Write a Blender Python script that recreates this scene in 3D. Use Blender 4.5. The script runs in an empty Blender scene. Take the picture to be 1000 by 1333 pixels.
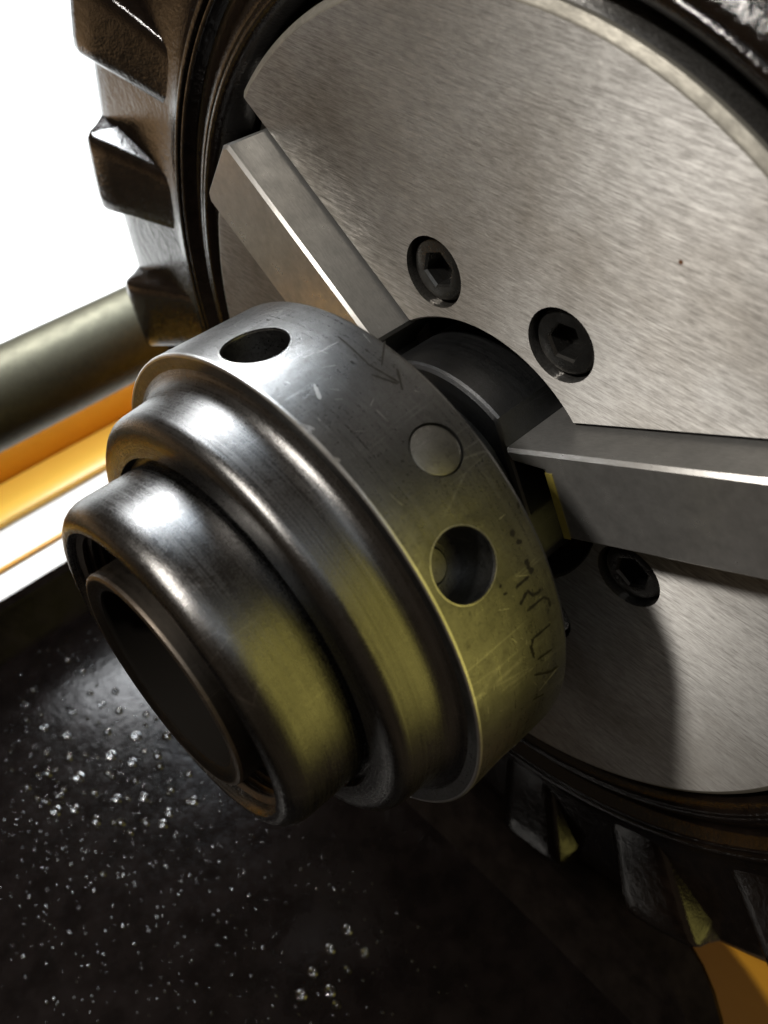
import bpy, bmesh, math, random
from mathutils import Vector, Matrix
random.seed(7)
R = math.radians
MM = 0.001
AX = Vector((0, 0, 150.0))          # chuck axis height above the drip tray, millimetres
scene = bpy.context.scene
COL = scene.collection

# ------------------------------------------------------------------ camera
cam_d = bpy.data.cameras.new('camera')
cam = bpy.data.objects.new('camera', cam_d)
COL.objects.link(cam)
right = Vector((-0.71891514, 0.69509785, 0.0))
down = Vector((0.51288063, 0.53045431, -0.67496051))
fwd = Vector((-0.4691636, -0.48523933, -0.73785386))
cloc = (Vector((91.0307, 70.8118, 109.9925)) + AX) * MM
cam.matrix_world = Matrix(((right.x, -down.x, -fwd.x, cloc.x), (right.y, -down.y, -fwd.y, cloc.y),
                           (right.z, -down.z, -fwd.z, cloc.z), (0, 0, 0, 1)))
cam_d.sensor_fit = 'VERTICAL'
cam_d.sensor_height = 36.0
cam_d.lens = 1163.07 / 1333 * 36
cam_d.clip_start = 0.005
cam_d.clip_end = 50
cam_d.dof.use_dof = True
cam_d.dof.focus_distance = 0.143
cam_d.dof.aperture_fstop = 26.0
scene.camera = cam

# ------------------------------------------------------------------ world and lamps
world = bpy.data.worlds.new('World')
scene.world = world
world.use_nodes = True
bg = world.node_tree.nodes['Background']
bg.inputs['Color'].default_value = (1.0, 0.74, 0.50, 1)
bg.inputs['Strength'].default_value = 0.065


def area(name, loc, target, sx, sy, power, color):
    d = bpy.data.lights.new(name, 'AREA')
    d.shape = 'RECTANGLE'
    d.size = sx * MM
    d.size_y = sy * MM
    d.energy = power
    d.color = color
    o = bpy.data.objects.new(name, d)
    COL.objects.link(o)
    p = (Vector(loc) + AX) * MM
    t = (Vector(target) + AX) * MM
    o.location = p
    o.rotation_euler = (t - p).to_track_quat('-Z', 'Y').to_euler()
    return o


area('ceiling_lamp', (-320, -370, 420), (-290, -340, -200), 420, 330, 4.6, (0.74, 0.87, 1.0))
area('rear_lamp', (-125, -430, 285), (-110, -400, -200), 190, 190, 4.3, (0.94, 0.97, 1.0))
area('work_lamp', (430, -135, 540), (0, 0, 0), 60, 60, 3.8, (1.0, 0.95, 0.88))
area('yellow_reflection_light', (-200, 560, 110), (30, 0, 0), 480, 980, 1.6, (1.0, 0.87, 0.20))  # stands in for an unseen yellow object reflected in the steel
area('overhead_fill', (200, 260, 620), (0, 20, -60), 500, 300, 0.4, (0.85, 0.93, 1.0))  # added fill for the plate shadow and rim ridges, no known fixture
scene.cycles.max_bounces = 6
scene.cycles.caustics_reflective = False

vs = scene.view_settings
vs.view_transform = 'Standard'
vs.look = 'None'
vs.exposure = 0.22
vs.gamma = 1.0
vs.use_curve_mapping = False


# ------------------------------------------------------------------ materials
class NT:
    def __init__(s, name):
        s.m = bpy.data.materials.new(name)
        s.m.use_nodes = True
        s.t = s.m.node_tree
        s.b = s.t.nodes['Principled BSDF']

    def n(s, kind, **kw):
        nd = s.t.nodes.new(kind)
        for k, v in kw.items():
            if k.startswith('i_'):
                key = k[2:]
                nd.inputs[int(key) if key.isdigit() else key.replace('_', ' ')].default_value = v
            else:
                setattr(nd, k, v)
        return nd

    def l(s, a, b):
        s.t.links.new(a, b)

    def coord(s, stretch=(1, 1, 1)):
        tc = s.n('ShaderNodeTexCoord')
        oi = s.n('ShaderNodeObjectInfo')
        mp = s.n('ShaderNodeMapping')
        mp.inputs['Scale'].default_value = [1000 * v for v in stretch]    # object metres to millimetres
        s.l(tc.outputs['Object'], mp.inputs['Vector'])
        mul = s.n('ShaderNodeVectorMath', operation='SCALE')
        cb = s.n('ShaderNodeCombineXYZ', i_X=1.0, i_Y=1.7, i_Z=2.3)
        s.l(cb.outputs[0], mul.inputs[0])
        ml = s.n('ShaderNodeMath', operation='MULTIPLY', i_1=90.0)
        s.l(oi.outputs['Random'], ml.inputs[0])
        s.l(ml.outputs[0], mul.inputs['Scale'])
        ad = s.n('ShaderNodeVectorMath', operation='ADD')
        s.l(mp.outputs[0], ad.inputs[0])
        s.l(mul.outputs[0], ad.inputs[1])
        return ad.outputs[0]

    def polar(s, sa, sang):
        """axial millimetres * sa, angle round the x axis * sang, radius"""
        tc = s.n('ShaderNodeTexCoord')
        sp = s.n('ShaderNodeSeparateXYZ')
        s.l(tc.outputs['Object'], sp.inputs[0])
        at = s.n('ShaderNodeMath', operation='ARCTAN2')
        s.l(sp.outputs['Y'], at.inputs[0])
        s.l(sp.outputs['Z'], at.inputs[1])
        ma = s.n('ShaderNodeMath', operation='MULTIPLY', i_1=sang)
        s.l(at.outputs[0], ma.inputs[0])
        mx = s.n('ShaderNodeMath', operation='MULTIPLY', i_1=1000 * sa)
        s.l(sp.outputs['X'], mx.inputs[0])
        yz = s.n('ShaderNodeCombineXYZ')
        s.l(sp.outputs['Y'], yz.inputs[1])
        s.l(sp.outputs['Z'], yz.inputs[2])
        ln = s.n('ShaderNodeVectorMath', operation='LENGTH')
        s.l(yz.outputs[0], ln.inputs[0])
        mr = s.n('ShaderNodeMath', operation='MULTIPLY', i_1=1000 * sa)
        s.l(ln.outputs['Value'], mr.inputs[0])
        c = s.n('ShaderNodeCombineXYZ')
        s.l(mx.outputs[0], c.inputs[0])
        s.l(ma.outputs[0], c.inputs[1])
        s.l(mr.outputs[0], c.inputs[2])
        return c.outputs[0]

    def noise(s, vec, scale, detail=4.0, rough=0.55):
        n = s.n('ShaderNodeTexNoise')
        n.inputs['Scale'].default_value = scale
        n.inputs['Detail'].default_value = detail
        n.inputs['Roughness'].default_value = rough
        s.l(vec, n.inputs['Vector'])
        return n.outputs['Fac']

    def ramp(s, fac, stops):
        r = s.n('ShaderNodeValToRGB')
        e = r.color_ramp.elements
        while len(e) < len(stops):
            e.new(0.5)
        for el, (p, c) in zip(e, stops):
            el.position = p
            el.color = (c, c, c, 1) if isinstance(c, (int, float)) else (*c, 1)
        s.l(fac, r.inputs[0])
        return r.outputs[0]

    def mix(s, fac, a, b, mode='MIX'):
        m = s.n('ShaderNodeMix', data_type='RGBA', blend_type=mode)
        for sock, v in ((m.inputs['Factor'], fac), (m.inputs['A'], a), (m.inputs['B'], b)):
            if isinstance(v, (int, float)):
                sock.default_value = v
            elif isinstance(v, tuple):
                sock.default_value = (*v, 1)
            else:
                s.l(v, sock)
        return m.outputs['Result']

    def bump(s, h, dist, strength=1.0, prev=None):
        b = s.n('ShaderNodeBump')
        b.inputs['Strength'].default_value = strength
        b.inputs['Distance'].default_value = dist * MM
        s.l(h, b.inputs['Height'])
        if prev is not None:
            s.l(prev, b.inputs['Normal'])
        return b.outputs[0]

    def set(s, **kw):
        for k, v in kw.items():
            sock = s.b.inputs[k.replace('_', ' ')]
            if isinstance(v, (int, float)):
                sock.default_value = v
            elif isinstance(v, tuple):
                sock.default_value = (*v, 1) if sock.type == 'RGBA' else v
            else:
                s.l(v, sock)
        return s.m


def turned_steel(name, lo, hi, r0, r1, streak=1.0, tint=(1.0, 0.98, 0.95), patina=0.5):
    t = NT(name)
    c = t.coord()
    big = t.noise(c, 0.10, 6, 0.62)
    mid = t.noise(c, 0.55, 8, 0.75)
    fine = t.noise(c, 4.0, 4, 0.7)
    st = t.noise(t.polar(3.2, 2.0), 1.0, 4, 0.6)
    st2 = t.noise(t.polar(1.1, 0.7), 1.0, 5, 0.65)
    mott = t.mix(0.5, big, mid)
    mott = t.mix(0.3, mott, fine)
    mott = t.mix(min(0.6, 0.3 * streak), mott, t.mix(0.5, st, st2))
    col = t.ramp(mott, [(0.38, tuple(lo * k for k in tint)), (0.62, tuple(hi * k for k in tint))])
    spots = t.ramp(t.mix(0.45, mid, fine), [(0.48, 0.0), (0.62, 1.0)])
    fac = t.n('ShaderNodeMath', operation='MULTIPLY', i_1=patina)
    t.l(spots, fac.inputs[0])
    col = t.mix(fac.outputs[0], col, tuple(lo * 0.55 * k for k in (1.0, 0.95, 0.8)))
    # fine bright handling scratches in two directions
    for rot, sc in ((0.6, 0.16), (-0.9, 0.11)):
        mp = t.n('ShaderNodeMapping')
        mp.inputs['Rotation'].default_value = (rot, rot * 0.7, rot * 1.3)
        mp.inputs['Scale'].default_value = (0.12, 1.0, 1.0)
        t.l(c, mp.inputs['Vector'])
        vo = t.n('ShaderNodeTexVoronoi', feature='DISTANCE_TO_EDGE')
        vo.inputs['Scale'].default_value = sc
        t.l(mp.outputs[0], vo.inputs['Vector'])
        ln = t.ramp(vo.outputs['Distance'], [(0.003, 0.35), (0.009, 0.0)])
        gate = t.ramp(big, [(0.5, 0.0), (0.6, 1.0)])
        col = t.mix(t.mix(1.0, ln, gate, 'MULTIPLY'), col, tuple(min(1.0, hi * 1.9) * k for k in tint))
    rgh = t.ramp(t.mix(0.3, t.mix(0.6, mid, fine), st), [(0.40, r0), (0.60, r1)])
    bh = t.bump(t.mix(0.5, st, st2), 0.014 * streak)
    bh = t.bump(fine, 0.032, prev=bh)
    bh = t.bump(mid, 0.06 * patina, prev=bh)
    return t.set(Base_Color=col, Metallic=1.0, Roughness=rgh, Normal=bh)


M = {}
M['collar'] = turned_steel('worn_dark_steel', 0.095, 0.25, 0.24, 0.44, 0.7, (1.0, 0.99, 0.97), 0.75)
M['shoulder'] = turned_steel('turned_dark_steel', 0.075, 0.17, 0.22, 0.34, 2.6, (1.0, 0.98, 0.96), 0.2)
M['sleeve'] = turned_steel('oily_dark_steel', 0.075, 0.18, 0.17, 0.36, 1.0, (1.0, 0.98, 0.96), 0.45)
M['inner'] = turned_steel('dull_brown_steel', 0.02, 0.05, 0.40, 0.6, 0.8, (1.0, 0.85, 0.7))
M['thread'] = turned_steel('thread_steel', 0.10, 0.20, 0.35, 0.5, 0.5, (1.0, 0.82, 0.66))
M['shaft'] = turned_steel('blued_steel', 0.07, 0.12, 0.36, 0.5, 0.8, (0.95, 0.97, 1.0))
M['edge'] = turned_steel('bright_worn_edge', 0.40, 0.75, 0.28, 0.4, 0.3)
M['pin'] = turned_steel('pin_end_steel', 0.10, 0.36, 0.34, 0.5, 0.2, (1.0, 0.97, 0.9), 0.8)


def brushed(name):
    t = NT(name)
    c = t.coord((1.0, 0.22, 2.0))
    c2 = t.coord((1.0, 0.07, 3.4))
    big = t.mix(0.5, t.noise(t.coord(), 0.035, 4, 0.6), t.noise(t.coord((1.0, 0.6, 1.0)), 0.018, 2, 0.5))
    s1 = t.noise(c, 2.3, 4, 0.7)
    s2 = t.noise(c2, 2.2, 3, 0.6)
    s3 = t.noise(t.coord((1.0, 0.35, 1.5)), 0.9, 5, 0.7)
    st = t.mix(0.5, s1, s2)
    st2 = t.mix(0.35, st, s3)
    col = t.ramp(st2, [(0.38, (0.27, 0.26, 0.245)), (0.62, (0.60, 0.59, 0.57))])
    stain = t.ramp(big, [(0.40, (0.66, 0.63, 0.59)), (0.56, (1.0, 1.0, 1.0))])
    col = t.mix(1.0, col, stain, 'MULTIPLY')
    # tiny rust specks
    vo = t.n('ShaderNodeTexVoronoi')
    vo.inputs['Scale'].default_value = 0.055
    t.l(t.coord(), vo.inputs['Vector'])
    speck = t.ramp(vo.outputs['Distance'], [(0.012, 1.0), (0.022, 0.0)])
    col = t.mix(speck, col, (0.10, 0.045, 0.02))
    rgh = t.ramp(st2, [(0.38, 0.70), (0.62, 0.56)])
    nb = t.bump(st, 0.07)
    nb = t.bump(s3, 0.06, prev=nb)
    tg = t.n('ShaderNodeCombineXYZ', i_X=0.0, i_Y=0.0, i_Z=1.0)
    return t.set(Base_Color=col, Metallic=0.95, Roughness=rgh, Anisotropic=0.92, Tangent=tg.outputs[0], Normal=nb)


M['plate'] = brushed('ground_steel_plate')


def ground(name, lo, hi, r0, r1, metal=0.9, tint=(1.0, 0.97, 0.91)):
    t = NT(name)
    c = t.coord()
    a = t.noise(c, 0.25, 5, 0.65)
    b = t.noise(t.coord((3.0, 0.5, 0.5)), 1.2, 4, 0.6)
    f = t.mix(0.45, a, b)
    col = t.ramp(f, [(0.36, tuple(lo * k for k in tint)), (0.64, tuple(hi * k for k in tint))])
    return t.set(Base_Color=col, Metallic=metal, Roughness=t.ramp(f, [(0.35, r1), (0.65, r0)]), Normal=t.bump(f, 0.03))


M['jaw'] = ground('ground_jaw_steel', 0.38, 0.58, 0.26, 0.38, 0.84, (1.0, 0.98, 0.94))
M['yellow_reflection'] = ground('yellow_reflection_steel', 0.40, 0.60, 0.4, 0.5, 0.5, (1.0, 0.82, 0.18))  # yellow reflection off the collar, put into the edge colour
M['chamfer'] = ground('turned_plate_edge', 0.20, 0.32, 0.5, 0.62, 0.8, (1.0, 0.95, 0.82))
M['screw'] = ground('black_oxide_screw', 0.04, 0.09, 0.22, 0.36, 0.85)
M['rod'] = ground('dull_steel_bar', 0.06, 0.09, 0.46, 0.54, 0.85, (1.0, 0.92, 0.62))


def black_cast(name, base, r0, r1, bd, scale, spec):
    t = NT(name)
    c = t.coord()
    a = t.noise(c, scale, 4, 0.6)
    b = t.noise(c, scale * 0.22, 4, 0.6)
    f = t.mix(0.4, a, b)
    col = t.ramp(b, [(0.35, base), (0.7, tuple(v * 2.0 for v in base))])
    nb = t.bump(b, bd * 2.2)
    nb = t.bump(a, bd, prev=nb)
    return t.set(Base_Color=col, Roughness=t.ramp(f, [(0.35, r0), (0.65, r1)]), Normal=nb, Specular_IOR_Level=spec)


M['cast'] = black_cast('black_paint_on_cast_iron', (0.004, 0.0026, 0.0018), 0.07, 0.17, 0.065, 1.8, 0.48)
M['rim'] = black_cast('black_tray_rim', (0.004, 0.003, 0.0025), 0.16, 0.28, 0.04, 0.7, 0.05)
M['tray'] = black_cast('oily_black_tray', (0.003, 0.0022, 0.002), 0.10, 0.20, 0.05, 0.5, 0.12)
t = NT('oil_film')
M['oil'] = t.set(Base_Color=(0.006, 0.005, 0.004), Roughness=0.04, IOR=2.0)


def paint(name, c0, c1, rough):
    t = NT(name)
    a = t.noise(t.coord(), 0.08, 5, 0.6)
    b = t.noise(t.coord(), 1.1, 3, 0.6)
    col = t.mix(a, c0, c1)
    return t.set(Base_Color=col, Roughness=rough, Normal=t.bump(b, 0.02))


M['orange'] = paint('orange_machine_paint', (0.64, 0.29, 0.018), (0.72, 0.35, 0.025), 0.34)
M['orange_lit'] = paint('orange_machine_paint_lit', (0.82, 0.50, 0.07), (0.86, 0.55, 0.10), 0.3)  # same orange paint made lighter: strong light on the flat flange as colour
M['reflector'] = paint('brown_reflector_board', (0.42, 0.25, 0.12), (0.52, 0.32, 0.16), 0.6)  # for the added reflector only
M['white'] = paint('white_bench_paint', (0.80, 0.79, 0.76), (0.84, 0.83, 0.80), 0.5)
t = NT('black_bore')
M['bore'] = t.set(Base_Color=(0.008, 0.007, 0.006), Roughness=0.6, IOR=1.04)  # near-black tube wall with almost no reflection
t = NT('engraving_dirt')
M['dirt'] = t.set(Base_Color=(0.014, 0.012, 0.008), Metallic=0.15, Roughness=0.7, Specular_IOR_Level=0.2)


# ------------------------------------------------------------------ mesh helpers (all in millimetres about the chuck axis)
def P(z, r, b):
    """point at axial z, radius r, angle b (degrees) from straight up towards the rear"""
    return Vector((z, -r * math.sin(R(b)), r * math.cos(R(b))))


def mesh_of(name, verts, faces, mats, smooth=35, fmat=None):
    me = bpy.data.meshes.new(name)
    me.from_pydata([tuple(Vector(v) * MM) for v in verts], [], faces)
    for m in mats:
        me.materials.append(m)
    if fmat:
        for p_, i in zip(me.polygons, fmat):
            p_.material_index = i
    bm = bmesh.new()
    bm.from_mesh(me)
    bmesh.ops.recalc_face_normals(bm, faces=bm.faces)
    bm.to_mesh(me)
    bm.free()
    if smooth is not None:
        for p_ in me.polygons:
            p_.use_smooth = True
        me.set_sharp_from_angle(angle=R(smooth))
    return me


def obj(name, me, parent=None, loc=None, rotx=0.0):
    o = bpy.data.objects.new(name, me)
    COL.objects.link(o)
    if parent is not None:
        o.parent = parent
    if loc is not None:
        o.location = Vector(loc) * MM
    if rotx:
        o.rotation_euler = (rotx, 0, 0)
    return o


def revolve(name, prof, mats, segs=192, closed=True, smooth=35, pm=None):
    """prof: list of (z, r); closed loops the profile into a ring solid"""
    n = len(prof)
    verts, faces, fm = [], [], []
    for i in range(segs):
        b = 360.0 * i / segs
        verts += [P(z, r, b) for z, r in prof]
    lim = n if closed else n - 1
    for i in range(segs):
        j = (i + 1) % segs
        for k in range(lim):
            k2 = (k + 1) % n
            faces.append((i * n + k, i * n + k2, j * n + k2, j * n + k))
            fm.append(pm[k] if pm else 0)
    return mesh_of(name, verts, faces, mats, smooth, fm)


def cyl_between(name, p0, p1, r, mats, segs=48, r1=None):
    p0, p1 = Vector(p0), Vector(p1)
    d = (p1 - p0).normalized()
    u = d.orthogonal().normalized()
    v = d.cross(u)
    r1 = r if r1 is None else r1
    vs_ = []
    for i in range(segs):
        a = 2 * math.pi * i / segs
        e = u * math.cos(a) + v * math.sin(a)
        vs_ += [p0 + e * r, p1 + e * r1]
    fs = [(2 * i, 2 * i + 1, (2 * i + 3) % (2 * segs), (2 * i + 2) % (2 * segs)) for i in range(segs)]
    fs += [tuple(2 * i for i in range(segs)), tuple(2 * i + 1 for i in range(segs))]
    return mesh_of(name, vs_, fs, mats)


def prism(name, poly, axis_dir, mats, smooth=None):
    """poly: list of Vectors (planar loop), extruded along axis_dir"""
    n = len(poly)
    vs_ = list(poly) + [p_ + axis_dir for p_ in poly]
    fs = [tuple(range(n)), tuple(range(n, 2 * n))] + [(i, (i + 1) % n, n + (i + 1) % n, n + i) for i in range(n)]
    return mesh_of(name, vs_, fs, mats, smooth)


def boolean_cut(me, cutters, smooth=35):
    o = bpy.data.objects.new('work', me)
    COL.objects.link(o)
    tmp = []
    for c in cutters:
        co = bpy.data.objects.new('cutter', c)
        COL.objects.link(co)
        tmp.append(co)
        md = o.modifiers.new('b', 'BOOLEAN')
        md.operation = 'DIFFERENCE'
        md.solver = 'EXACT'
        md.object = co
    bpy.context.view_layer.update()
    dg = bpy.context.evaluated_depsgraph_get()
    new = bpy.data.meshes.new_from_object(o.evaluated_get(dg))
    for x in tmp + [o]:
        bpy.data.objects.remove(x)
    for p_ in new.polygons:
        p_.use_smooth = True
    new.set_sharp_from_angle(angle=R(smooth))
    return new


def bevel(me, width, segs=2, angle=40):
    bm = bmesh.new()
    bm.from_mesh(me)
    es = [e for e in bm.edges if len(e.link_faces) == 2 and e.calc_face_angle(0) > R(angle)]
    bmesh.ops.bevel(bm, geom=es, offset=width * MM, segments=segs, affect='EDGES', profile=0.5, clamp_overlap=True)
    bm.to_mesh(me)
    bm.free()
    for p_ in me.polygons:
        p_.use_smooth = True
    me.set_sharp_from_angle(angle=R(35))
    return me


def thing(name, label, cat, loc=(0, 0, 0)):
    o = bpy.data.objects.new(name, None)
    COL.objects.link(o)
    o.empty_display_size = 0.02
    o.location = Vector(loc) * MM
    o['label'] = label
    o['category'] = cat
    return o


def box_verts(x0, x1, y0, y1, z0, z1):
    return [Vector(v) for v in ((x0, y0, z0), (x1, y0, z0), (x1, y1, z0), (x0, y1, z0),
                                (x0, y0, z1), (x1, y0, z1), (x1, y1, z1), (x0, y1, z1))]


BOXF = [(0, 3, 2, 1), (4, 5, 6, 7), (0, 1, 5, 4), (1, 2, 6, 5), (2, 3, 7, 6), (3, 0, 4, 7)]


def box(name, dims, mats, bev=0.0, segs=2):
    me = mesh_of(name, box_verts(*dims), BOXF, mats, None)
    if bev:
        bevel(me, bev, segs)
    return me


# ------------------------------------------------------------------ the setting: bench behind, drip tray below
# (world millimetres: tray floor at height 0)
bench = obj('bench_surface', mesh_of('bench_surface', [(-1600, -1500, -3.2), (78, -1500, -3.2), (78, -153, -3.2), (-1600, -153, -3.2)],
                                     [(0, 1, 2, 3)], [M['white']], None))
bench['kind'] = 'structure'


reflector = obj('brown_reflector', mesh_of('brown_reflector', [(78.5, -1500, -4), (1300, -1500, -4), (1300, -430, -4), (78.5, -430, -4)],
                                    [(0, 1, 2, 3)], [M['reflector']], None))
reflector['kind'] = 'structure'  # unseen board, added for brown reflections in the face plate


def rounded_plan(x0, x1, y0, y1, rad, n=10):
    pts = []
    for cx, cy, a0 in ((x0 + rad, y0 + rad, 180), (x1 - rad, y0 + rad, 270), (x1 - rad, y1 - rad, 0), (x0 + rad, y1 - rad, 90)):
        for i in range(n + 1):
            a = R(a0 + 90.0 * i / n)
            pts.append((cx + rad * math.cos(a), cy + rad * math.sin(a)))
    return pts


tray = thing('drip_tray', 'oily black drip tray with raised rim under the chuck', 'tray')
# floor as a slightly dished grid
vs_, fs_ = [], []
NX, NY = 60, 44
for i in range(NX + 1):
    for j in range(NY + 1):
        x = 2 + (330 - 2) * i / NX
        y = -141 + (86 + 141) * j / NY
        vs_.append((x, y, 0.25 * math.sin(x * 0.05 + 1) * math.sin(y * 0.06)))
for i in range(NX):
    for j in range(NY):
        a = i * (NY + 1) + j
        fs_.append((a, a + NY + 1, a + NY + 2, a + 1))
obj('tray_floor', mesh_of('tray_floor', vs_, fs_, [M['tray']], 60), tray)
# rim: lofted section round the plan
loops = [(rounded_plan(5, 326, -138, 83, 12), -0.9), (rounded_plan(0, 332, -142.5, 87.0, 14), 2.5), (rounded_plan(-5.2, 336, -146.6, 91, 24), 14.0),
         (rounded_plan(-6.2, 337, -147.4, 92, 26), 15.2), (rounded_plan(-18.2, 341, -151.0, 99, 39), 15.4), (rounded_plan(-19.5, 342, -152.4, 100, 40), 14.2),
         (rounded_plan(-19.5, 342, -152.4, 100, 40), -12.0)]
vs_, fs_ = [], []
for lp, z in loops:
    vs_ += [(x, y, z) for x, y in lp]
N = len(loops[0][0])
for k in range(len(loops) - 1):
    for i in range(N):
        j = (i + 1) % N
        fs_.append((k * N + i, k * N + j, (k + 1) * N + j, (k + 1) * N + i))
obj('tray_rim', mesh_of('tray_rim', vs_, fs_, [M['rim']], 40), tray)

# pits and beads of oil on the tray floor
PITS = [(70.3, -108.6), (66.4, -101.0), (74.4, -100.3), (69.8, -94.0), (77.4, -93.8), (71.2, -86.0), (78.6, -84.8), (70.5, -78.3), (77.5, -77.8), (66.5, -71.7), (60.4, -66.3), (56.4, -93.1), (50.5, -85.5), (49.5, -97.1), (43.9, -89.8), (59.9, -85.3), (56.5, -78.5), (49.6, -74.9), (43.4, -78.7), (46.4, -104.2), (60.7, -107.0), (46.2, -63.1), (53.0, -62.7), (74.8, -70.2), (69.8, -64.5), (64.4, -59.3), (57.7, -57.0), (50.1, -54.7), (61.0, -55.2), (82.0, -81.3), (82.5, -86.0), (50.1, -118.6), (52.4, -102.9), (52.8, -109.4), (41.6, 5.2), (48.4, 5.6), (42.3, 12.9), (55.6, 6.7), (48.6, 12.8), (61.4, 8.8), (55.3, 13.4), (56.4, 16.9)]
BEADS = [(89.3, -67.5), (74.7, -54.8), (74.2, -60.7), (78.1, -50.5), (78.9, -47.4), (77.0, -46.4), (81.5, -67.8), (69.8, -34.9), (55.4, -20.8), (61.4, -7.3), (85.1, -17.6), (81.2, -4.2), (33.7, -22.8), (35.3, -3.3), (37.0, -5.5), (59.8, -50.0), (64.3, -37.1), (67.8, -44.3), (100.5, -63.9), (98.4, -58.2), (97.4, -47.6), (109.5, -50.8), (98.1, -36.4), (80.5, -109.9), (84.8, -106.7), (70.1, -120.1), (57.7, -118.2), (94.7, -89.4), (93.7, -68.6), (76.2, -30.3), (86.1, -32.5), (86.4, -52.5), (108.9, -35.8), (110.8, -36.4), (108.6, -34.3), (68.6, 5.7), (58.0, -41.0), (54.5, -39.2), (87.1, -63.8), (93.6, -36.1), (85.8, -38.6), (77.6, -33.9)]


def floor_z(x, y):
    return 0.25 * math.sin(x * 0.05 + 1) * math.sin(y * 0.06)


vs_, fs_ = [], []


def lathe_at(x, y, prof, seg=14, sx=1.0, sy=1.0, rot=0.0):
    base = len(vs_)
    z0 = floor_z(x, y)
    n = len(prof)
    for i in range(seg):
        a = 2 * math.pi * i / seg
        for r, z in prof:
            ex, ey = r * sx * math.cos(a), r * sy * math.sin(a)
            vs_.append((x + ex * math.cos(rot) - ey * math.sin(rot), y + ex * math.sin(rot) + ey * math.cos(rot), z0 + z))
    for i in range(seg):
        j = (i + 1) % seg
        for k in range(n - 1):
            fs_.append((base + i * n + k, base + i * n + k + 1, base + j * n + k + 1, base + j * n + k))
    fs_.append(tuple(base + i * n + n - 1 for i in range(seg)))


for x, y in PITS:
    s = random.uniform(0.75, 1.25)
    h = random.uniform(0.8, 1.3)
    # raised lip round a pit filled with oil
    lathe_at(x, y, [(1.7 * s, -0.15), (1.35 * s, 0.28 * h), (1.05 * s, 0.50 * h), (0.80 * s, 0.42 * h), (0.55 * s, 0.12 * h), (0.25 * s, 0.04)],
             16, 1, random.uniform(0.8, 1.1), random.uniform(0, 3))
for _ in range(46):
    x, y, s = random.gauss(64, 14), random.gauss(-84, 18), random.uniform(0.4, 0.75)
    if 30 < x < 100 and -130 < y < -45:
        lathe_at(x, y, [(1.7 * s, -0.15), (1.35 * s, 0.28), (1.05 * s, 0.45), (0.80 * s, 0.36), (0.55 * s, 0.12), (0.25 * s, 0.04)], 12, 1, random.uniform(0.7, 1.1), random.uniform(0, 3))
for x, y in BEADS:
    s = random.uniform(0.35, 0.7)
    lathe_at(x, y, [(1.0 * s, -0.1), (0.92 * s, 0.22 * s), (0.7 * s, 0.42 * s), (0.4 * s, 0.54 * s), (0.1 * s, 0.58 * s)], 10, 1, random.uniform(0.7, 1.2), random.uniform(0, 3))
for _ in range(2600):
    x, y = random.uniform(25, 130), random.uniform(-136, 40)
    w = math.exp(-((x - 75) / 35) ** 2 - ((y + 60) / 55) ** 2)
    if random.random() > 0.15 + 0.6 * w:
        continue
    s = random.uniform(0.14, 0.42)
    lathe_at(x, y, [(1.0 * s, -0.1), (0.92 * s, 0.22 * s), (0.7 * s, 0.42 * s), (0.4 * s, 0.54 * s), (0.1 * s, 0.58 * s)], 7, 1, random.uniform(0.7, 1.2), random.uniform(0, 3))
drops = obj('oil_drops', mesh_of('oil_drops', vs_, fs_, [M['oil']], 60))
drops['kind'] = 'stuff'
drops['label'] = 'oil drops and pits glinting on the black drip tray'
drops['category'] = 'oil drops'

# long parts of the machine behind the chuck, parallel to the axis
bar = thing('steel_bar', 'round dull steel bar running behind the chuck above the orange rail', 'steel bar', (0, -180, 68))
obj('bar_shaft', cyl_between('bar_shaft', (-420, 0, 0), (420, 0, 0), 15.5, [M['rod']], 72), bar)
rail = thing('orange_rail', 'orange painted angle rail lying behind the black tray', 'rail', (0, -220, 0))
obj('upright_flange', box('upright_flange', (-400, 260, -4, 0, -3, 42), [M['orange']], 0.8), rail)
obj('flat_flange', box('flat_flange', (-400, 260, 0.3, 20, -3, 0), [M['orange_lit']], 0.8), rail)

strip = obj('edging_strip', box('edging_strip', (-400, 260, -181.2, -179.6, -3.1, -1.6), [M['orange']], 0.3))
strip['label'] = 'thin orange edging strip along the white bench beside the black tray'
strip['category'] = 'edging strip'

# orange headstock casting behind and below the chuck
head = thing('headstock', 'orange painted headstock casting behind the black chuck', 'headstock', (-60, 0, -60))
obj('headstock_body', box('headstock_body', (-140, 22, -70, 128, -160, 120), [M['orange']], 10, 5), head)
obj('spindle_nose', cyl_between('spindle_nose', (-30, 0, 210), (22, 0, 210), 50, [M['cast']], 64), head)
obj('headstock_upper', box('headstock_upper', (-140, -12, -68, 68, 120.5, 268), [M['orange']], 10, 5), head)

# ------------------------------------------------------------------ the chuck
chuck = thing('lathe_chuck', 'black cast iron lathe chuck with lugged rim and ground steel face', 'chuck', AX)

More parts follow.
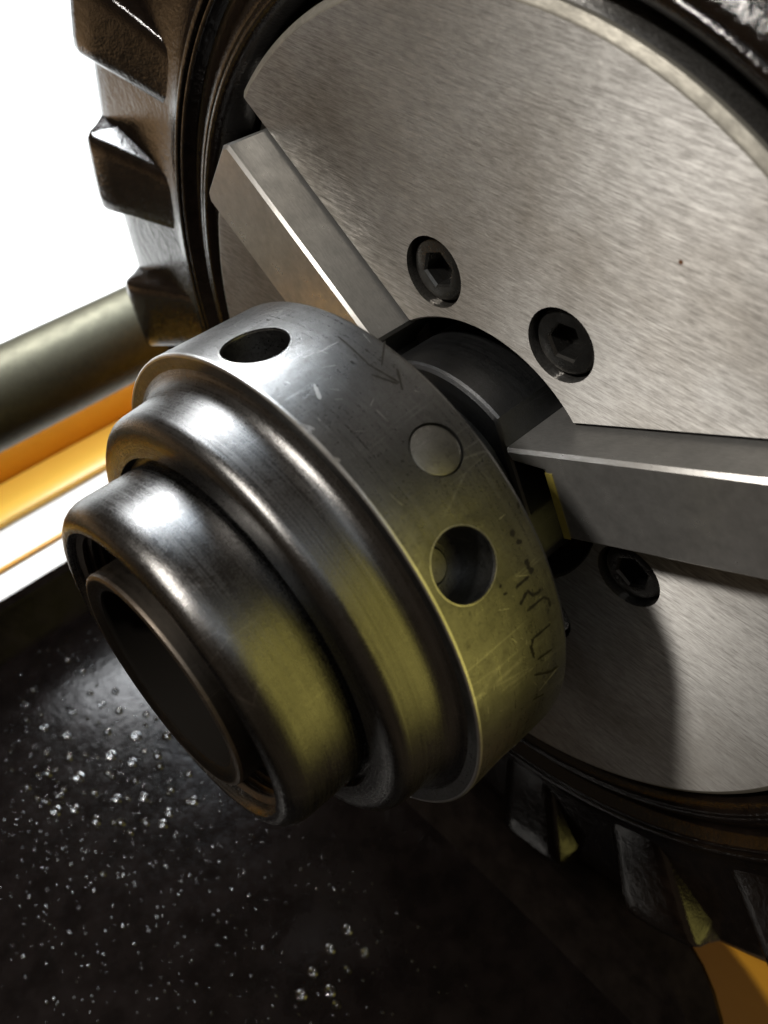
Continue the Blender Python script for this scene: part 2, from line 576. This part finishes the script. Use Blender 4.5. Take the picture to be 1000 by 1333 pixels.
body_prof = [(-12, 60), (-12, 75.4), (-6, 76.2), (-3.0, 77.0), (-2.0, 77.7), (-1.35, 78.4), (-1.05, 79.1), (-1.1, 79.7), (-1.55, 80.1), (-1.4, 80.5), (-1.6, 81.2), (-2.0, 82.0), (-2.6, 82.9),
             (-3.5, 83.9), (-4.5, 85.0), (-4.8, 86.4), (-4.5, 87.1), (-2.5, 87.85), (-2.15, 88.3), (-2.2, 88.8), (-3.3, 89.15), (-3.3, 89.4), (-2.1, 89.85), (-1.95, 90.4), (-2.2, 91.0), (-3.2, 92.2),
             (-4.2, 94.0), (-4.7, 97.0), (-5.2, 103), (-6.2, 112), (-7.2, 122), (-7.7, 127), (-8.4, 129.6), (-9.8, 131), (-13, 131.6), (-46, 131.6), (-49, 129), (-49, 60)]
body = obj('chuck_body', revolve('chuck_body', body_prof, [M['cast']], 240, smooth=50), chuck)

# one lug of the rim, built about b = 0 and copied round
stations = [(93.0, -5.0, 3.9), (96.0, -4.9, 4.1), (101, -4.3, 4.2), (108, -2.9, 4.25), (116, -1.2, 4.3), (121.5, -0.15, 4.3), (123.6, -0.5, 4.3), (125.0, -1.8, 4.3), (126.6, -4.5, 4.3), (129.0, -7.5, 4.3), (131.3, -11.0, 4.3), (132.0, -20, 4.3), (132.0, -44, 4.3)]
cross = [(-1.16, -9.5), (-1.09, -6.0), (-1.03, -1.8), (-1.0, -0.75), (-0.9, -0.2), (-0.6, 0.0), (0, 0.05), (0.6, 0.0), (0.9, -0.2), (1.0, -0.75), (1.03, -1.8), (1.09, -6.0), (1.16, -9.5)]
lv, lf = [], []
for si, (r, z, hw) in enumerate(stations):
    for cx, dz in cross:
        ang = hw * cx - 1.3 * max(0.0, (124 - r) / 31.0)
        t_ = min(1.0, max(0.0, (si - 4) / 6.0))     # towards the outer side sink along the radius instead of the axis
        lv.append(P(z + dz * (1 - 0.9 * t_), r + dz * 0.9 * t_, ang))
nc = len(cross)
for s_ in range(len(stations) - 1):
    for k in range(nc - 1):
        a = s_ * nc + k
        lf.append((a, a + 1, a + nc + 1, a + nc))
lf.append(tuple(range(nc)))
lf.append(tuple(range((len(stations) - 1) * nc, len(stations) * nc)))
lug_me = mesh_of('lug', lv, lf, [M['cast']], 50)
for k in range(20):
    obj('lug', lug_me, chuck, rotx=R(48.3 + 38.16 + 18 * k))

# face plate: ground disc with three jaw slots, centre hole and screw counterbores
JB = (58.7, -61.3, 178.7)
plate_prof = [(-10, 30), (-10, 74.6), (-1.5, 74.6), (-0.9, 74.4), (-0.15, 73.5), (0.0, 73.1), (0.0, 26.3), (-0.5, 25.9), (-10, 25.9)]
plate_prof[0] = (-10, 40)
pm_ = revolve('face_plate', plate_prof, [M['plate'], M['chamfer']], 240, smooth=25, pm=[0, 0, 1, 1, 1, 0, 0, 0, 0])
cut = []
for b in JB:
    d = Vector((0, -math.sin(R(b)), math.cos(R(b))))
    s = Vector((0, -math.cos(R(b)), -math.sin(R(b))))
    w = 8.3
    poly = [d * 10 + s * w, d * 90 + s * w, d * 90 - s * w, d * 10 - s * w]
    cut.append(prism('slot', [p_ + Vector((-9.0, 0, 0)) for p_ in poly], Vector((20, 0, 0)), [M['plate']]))
SCREW_B = [j + 60 + o for j in (-61.3, 58.7, 178.7) for o in (-21.8, 22.4)]
SCREW_B[5] += 2.2
for b in SCREW_B:
    cut.append(cyl_between('bore', P(-8.6, 33.8, b), P(5, 33.8, b), 5.95, [M['plate']], 40))
plate_me = boolean_cut(pm_, cut, 25)
plate = obj('face_plate', plate_me, chuck)

# socket head cap screw
HEXR = 2.95
sv, sf = [], []
seg = 48
rings = [(5.45, -7.0), (5.45, -1.6), (5.25, -0.95), (4.9, -0.6), (4.1, -0.5)]
for r, z in rings:
    for i in range(seg):
        a = 2 * math.pi * i / seg
        sv.append((z, r * math.cos(a), r * math.sin(a)))


def hexr(a, rr):
    k = (a % (math.pi / 3)) - math.pi / 6
    return rr * math.cos(math.pi / 6) / math.cos(k)


for rr, z in ((HEXR + 0.35, -0.55), (HEXR, -1.0), (HEXR, -4.4)):
    for i in range(seg):
        a = 2 * math.pi * i / seg
        r = hexr(a, rr)
        sv.append((z, r * math.cos(a), r * math.sin(a)))
for k in range(len(rings) + 2):
    for i in range(seg):
        j = (i + 1) % seg
        sf.append((k * seg + i, k * seg + j, (k + 1) * seg + j, (k + 1) * seg + i))
sf.append(tuple((len(rings) + 2) * seg + i for i in range(seg)))
screw_me = mesh_of('socket_screw', sv, sf, [M['screw']], 30)
for k, b in enumerate(SCREW_B):
    o = obj('socket_screw', screw_me, plate, loc=P(-0.5, 33.8, b), rotx=R(17 * k + 8))

# jaws: T-shaped bars sliding in the slots, inner end gripping the flats of the shaft
w = 7.6
JH = 8.3
jp = [(24.6, w), (24.6, -4.4), (18.4, -5.3), (17.3, -w), (66.2, -w), (67.4, -w + 1.4), (67.4, w - 1.4), (66.2, w)]   # (along radius, across)
jv = [Vector((-8.5, y, x)) for x, y in jp] + [Vector((JH, y, x)) for x, y in jp]     # -y side carries the gripping edge
nj = len(jp)
jf = [tuple(range(nj)), tuple(range(nj, 2 * nj))] + [(i, (i + 1) % nj, nj + (i + 1) % nj, nj + i) for i in range(nj)]
jaw_me = bevel(mesh_of('jaw', jv, jf, [M['jaw']], None), 0.55, 1, 50)
edge_me = prism('jaw_edge_reflection', [Vector((JH + 0.12, 7.4, 24.9)), Vector((JH + 0.12, 7.4, 26.3)), Vector((JH - 1.6, 7.4, 24.45)), Vector((JH - 1.2, 7.4, 24.3))], Vector((0, -11.6, 0)), [M['yellow_reflection']])  # prism added to carry the yellow reflection at the inner end
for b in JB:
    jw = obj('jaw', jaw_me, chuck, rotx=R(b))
    obj('jaw_edge_reflection', edge_me, jw)

# ------------------------------------------------------------------ the workpiece held in the chuck
work = thing('stepped_hub', 'dark oily steel stepped hub with radial holes gripped in the chuck', 'hub', AX)

collar_prof = [(25.3, 18), (25.3, 38.9), (25.5, 39.5), (26.1, 39.95), (26.6, 40.0), (43.3, 40.0), (43.6, 39.93), (43.74, 39.72), (43.7, 39.45), (43.4, 37.0), (43.4, 18)]
pmi = [0, 0, 0, 0, 0, 1, 1, 1, 0, 0, 0]
cm = revolve('collar', collar_prof, [M['collar'], M['edge']], 256, smooth=30, pm=pmi)
cut = []
for k in range(6):
    b = 12.6 - 59.6 * k
    p0, p1 = P(37.5, 32.5, b), P(37.5, 50, b)
    cut.append(cyl_between('drill', p0, p1, 4.72, [M['collar']], 48))
b_pin = -27.9
cut.append(cyl_between('drill', P(31.8, 34, b_pin), P(31.8, 50, b_pin), 3.62, [M['collar']], 40))
collar_me = boolean_cut(cm, cut, 30)
collar = obj('collar', collar_me, work)
# burr rings round the drilled holes
for k in range(6):
    b = 12.6 - 59.6 * k
    c0 = P(37.5, 1, b)
    ring = []
    d = P(0, 1, b)
    u_ = Vector((1, 0, 0))
    v_ = d.cross(u_)
    rv, rf = [], []
    sg = 56
    for i in range(sg):
        a = 2 * math.pi * i / sg
        for rr, lift in ((4.70, -0.35), (4.78, 0.02), (4.88 + 0.05 * random.random(), 0.004)):
            e = u_ * math.cos(a) * rr + v_ * math.sin(a) * rr
            t_ = v_.dot(e)
            hgt = math.sqrt(40.0 ** 2 - t_ * t_)
            rv.append(Vector((37.5, 0, 0)) + e + d * (hgt + lift))
    for i in range(sg):
        j = (i + 1) % sg
        for q in range(2):
            rf.append((i * 3 + q, j * 3 + q, j * 3 + q + 1, i * 3 + q + 1))
    obj('hole_edge', mesh_of('hole_edge', rv, rf, [M['edge']], 50), collar)
# drill tip cones at the bottom of the holes
for k in range(6):
    b = 12.6 - 59.6 * k
    obj('hole_floor', cyl_between('hole_floor', P(37.5, 32.3, b), P(37.5, 32.9, b), 2.9, [M['pin']], 32, 2.3), collar)
# pin end
pin_me = cyl_between('pin', P(31.8, 33.8, b_pin), P(31.8, 39.72, b_pin), 3.42, [M['pin']], 40)
obj('pin', bevel(pin_me, 0.25, 2, 50), work)

sh_prof = [(43.2, 18), (43.2, 38.0), (43.5, 37.6), (43.75, 37.0), (44.1, 36.4), (44.6, 35.9), (45.3, 35.5), (46.1, 35.3), (47.0, 35.22), (51.0, 34.85), (51.7, 34.68), (52.25, 34.3), (52.7, 33.75), (53.0, 33.1), (53.2, 32.3), (53.3, 31.4), (53.35, 30.6), (53.35, 29.0), (52.0, 28.6), (52.0, 18)]
obj('shoulder', revolve('shoulder', sh_prof, [M['shoulder']], 256, smooth=32), work)

sl_prof = [(51.8, 20), (51.8, 27.55), (52.6, 27.75), (61.6, 27.75), (62.8, 27.65), (63.8, 27.35), (64.6, 26.9), (65.2, 26.3), (65.6, 25.6), (65.75, 24.9), (65.75, 24.3), (65.3, 23.95), (64.6, 23.7), (52.5, 23.7), (52.5, 20)]
sleeve = obj('sleeve', revolve('sleeve', sl_prof, [M['sleeve']], 256, smooth=40), work)
# internal thread: helical ridge inside the sleeve
tv, tf = [], []
SEG = 120
TURNS = 5
for i in range(SEG * TURNS + 1):
    b = 360.0 * i / SEG
    z = 64.2 - 1.5 * i / SEG
    for dz, dr in ((-0.7, 23.75), (-0.12, 22.9), (0.12, 22.9), (0.7, 23.75)):
        tv.append(P(z + dz, dr, b))
for i in range(SEG * TURNS):
    for q in range(3):
        a = i * 4 + q
        tf.append((a, a + 1, a + 5, a + 4))
obj('thread', mesh_of('thread', tv, tf, [M['thread']], 30), sleeve)
in_prof = [(50, 15.0), (50, 18.15), (66.3, 18.15), (66.75, 18.0), (66.95, 17.6), (66.95, 17.3), (66.5, 16.2), (66.2, 15.2), (65.6, 14.7), (30, 14.5), (30, 15.0)]
obj('inner_tube', revolve('inner_tube', in_prof, [M['inner'], M['thread'], M['bore']], 192, smooth=40, pm=[0, 0, 1, 1, 1, 0, 0, 2, 2, 2, 0]), work)

# shaft: round bar with three flats for the jaws, then a neck up to the collar
def shaft_r(b, rr):
    best = rr
    for jb in JB[1:]:
        d = (b - jb + 180) % 360 - 180
        if abs(d) < 60:
            best = min(best, 17.8 / math.cos(R(d)))
    return best


sv, sf = [], []
seg = 180
prof = [(-9, 21.8, 1), (7.3, 21.8, 1), (7.75, 21.55, 1), (8.1, 21.0, 1), (8.2, 19.0, 1), (8.3, 16.8, 0), (25.6, 16.8, 0)]
for z, r, fl in prof:
    for i in range(seg):
        b = 360.0 * i / seg
        rr = min(shaft_r(b, 21.8) - (21.8 - r), r) if fl else r
        sv.append(P(z, max(rr, 15), b))
for k in range(len(prof) - 1):
    for i in range(seg):
        j = (i + 1) % seg
        sf.append((k * seg + i, k * seg + j, (k + 1) * seg + j, (k + 1) * seg + i))
sf.append(tuple(range(seg)))
sf.append(tuple((len(prof) - 1) * seg + i for i in range(seg)))
obj('shaft', mesh_of('shaft', sv, sf, [M['shaft']], 28), work)

# stamped marks on the collar, thin grooves filled with dirt
TEXT = [[(26.3, -43.94), (26.62, -45.11)], [(29.57, -47.59), (28.87, -48.2)], [(29.22, -49.7), (28.5, -50.33)], [(29.17, -53.55), (28.99, -54.83)], [(29.29, -54.73), (28.77, -56.52)], [(32.17, -56.66), (30.65, -56.61), (29.65, -56.63)], [(30.68, -58.65), (30.05, -60.42), (28.94, -60.73), (28.63, -60.26)], [(32.48, -60.12), (30.77, -58.94)], [(31.75, -62.21), (28.53, -62.31), (27.78, -63.45), (27.81, -65.03)], [(28.53, -68.63), (32.0, -68.43), (32.6, -69.89), (32.48, -72.68)], [(31.91, -73.82), (28.94, -74.6)], [(32.87, -76.88), (29.54, -80.25), (27.86, -80.91)], [(33.11, -83.91), (30.8, -85.66)], [(34.35, -54.21), (34.07, -54.58)], [(34.26, -56.13), (33.68, -56.32)]]
TW = {1: 0.95, 2: 0.75, 3: 0.8, 4: 0.8, 0: 0.3, 13: 0.5, 14: 0.45}
VEE = [[(29.39, 2.19), (30.29, -7.49), (29.31, -13.86)], [(25.61, -4.72), (29.08, -9.09)], [(31.18, -9.66), (29.56, -14.04)], [(27.87, -11.32), (29.75, -15.54)]]
NICK = [[(43.6, -10.15), (42.6, -12.97)], [(43.6, -13.6), (42.9, -12.0)], [(43.6, -19.23), (43.0, -20.26)], [(37.83, -4.98), (38.98, -8.49)], [(31.87, -82.91), (27.86, -80.91)]]


def strokes(name, lines, width, mat, widths=None, rad=40.035):
    v_, f_ = [], []
    for li, ln in enumerate(lines):
        w_ = (widths or {}).get(li, width) / 2
        pts = []
        for q in range(len(ln) - 1):
            (z0, b0), (z1, b1) = ln[q], ln[q + 1]
            for i in range(6):
                pts.append((z0 + (z1 - z0) * i / 6, b0 + (b1 - b0) * i / 6))
        pts.append(ln[-1])
        base = len(v_)
        for i, (z, b) in enumerate(pts):
            za, ba = pts[max(i - 1, 0)]
            zb, bb = pts[min(i + 1, len(pts) - 1)]
            tz, tb = zb - za, (bb - ba) * 0.698
            L = math.hypot(tz, tb) or 1
            nz, nb = -tb / L, tz / L
            ww = w_ * random.uniform(0.6, 1.15)
            if i in (0, len(pts) - 1):
                ww *= 0.6
            v_.append(P(z + nz * ww, rad, b + nb * ww / 0.698))
            v_.append(P(z - nz * ww, rad, b - nb * ww / 0.698))
        for i in range(len(pts) - 1):
            a = base + 2 * i
            f_.append((a, a + 1, a + 3, a + 2))
    return mesh_of(name, v_, f_, [mat], 60)


obj('stamped_lettering', strokes('stamped_lettering', TEXT, 0.46, M['dirt'], TW), collar)
obj('scribed_mark', strokes('scribed_mark', VEE, 0.32, M['dirt']), collar)
for k, ln in enumerate(NICK):
    obj('bright_nick', strokes('bright_nick', [ln], 0.3 if k == 4 else 0.5, M['edge'], None, 40.03), collar)

# fine handling scratches all over the collar, too small to tell apart
SCR = []
for _ in range(70):
    z, b = random.uniform(27, 42.5), random.uniform(-95, 45)
    ln, an = random.uniform(0.4, 2.4), random.gauss(0.9, 0.7)
    if any(math.hypot(z - 37.5, (b - hb) * 0.698) < 7.6 for hb in (12.6, -47.0)) or math.hypot(z - 31.8, (b - b_pin) * 0.698) < 6.2:
        continue            # keep clear of the drilled holes and the pin
    SCR.append([(z, b), (min(43.0, max(26.7, z + ln * math.cos(an))), b + ln * math.sin(an) / 0.698)])
scr = obj('scratches', strokes('scratches', SCR, 0.08, M['edge'], None, 40.03), collar)
scr['kind'] = 'stuff'
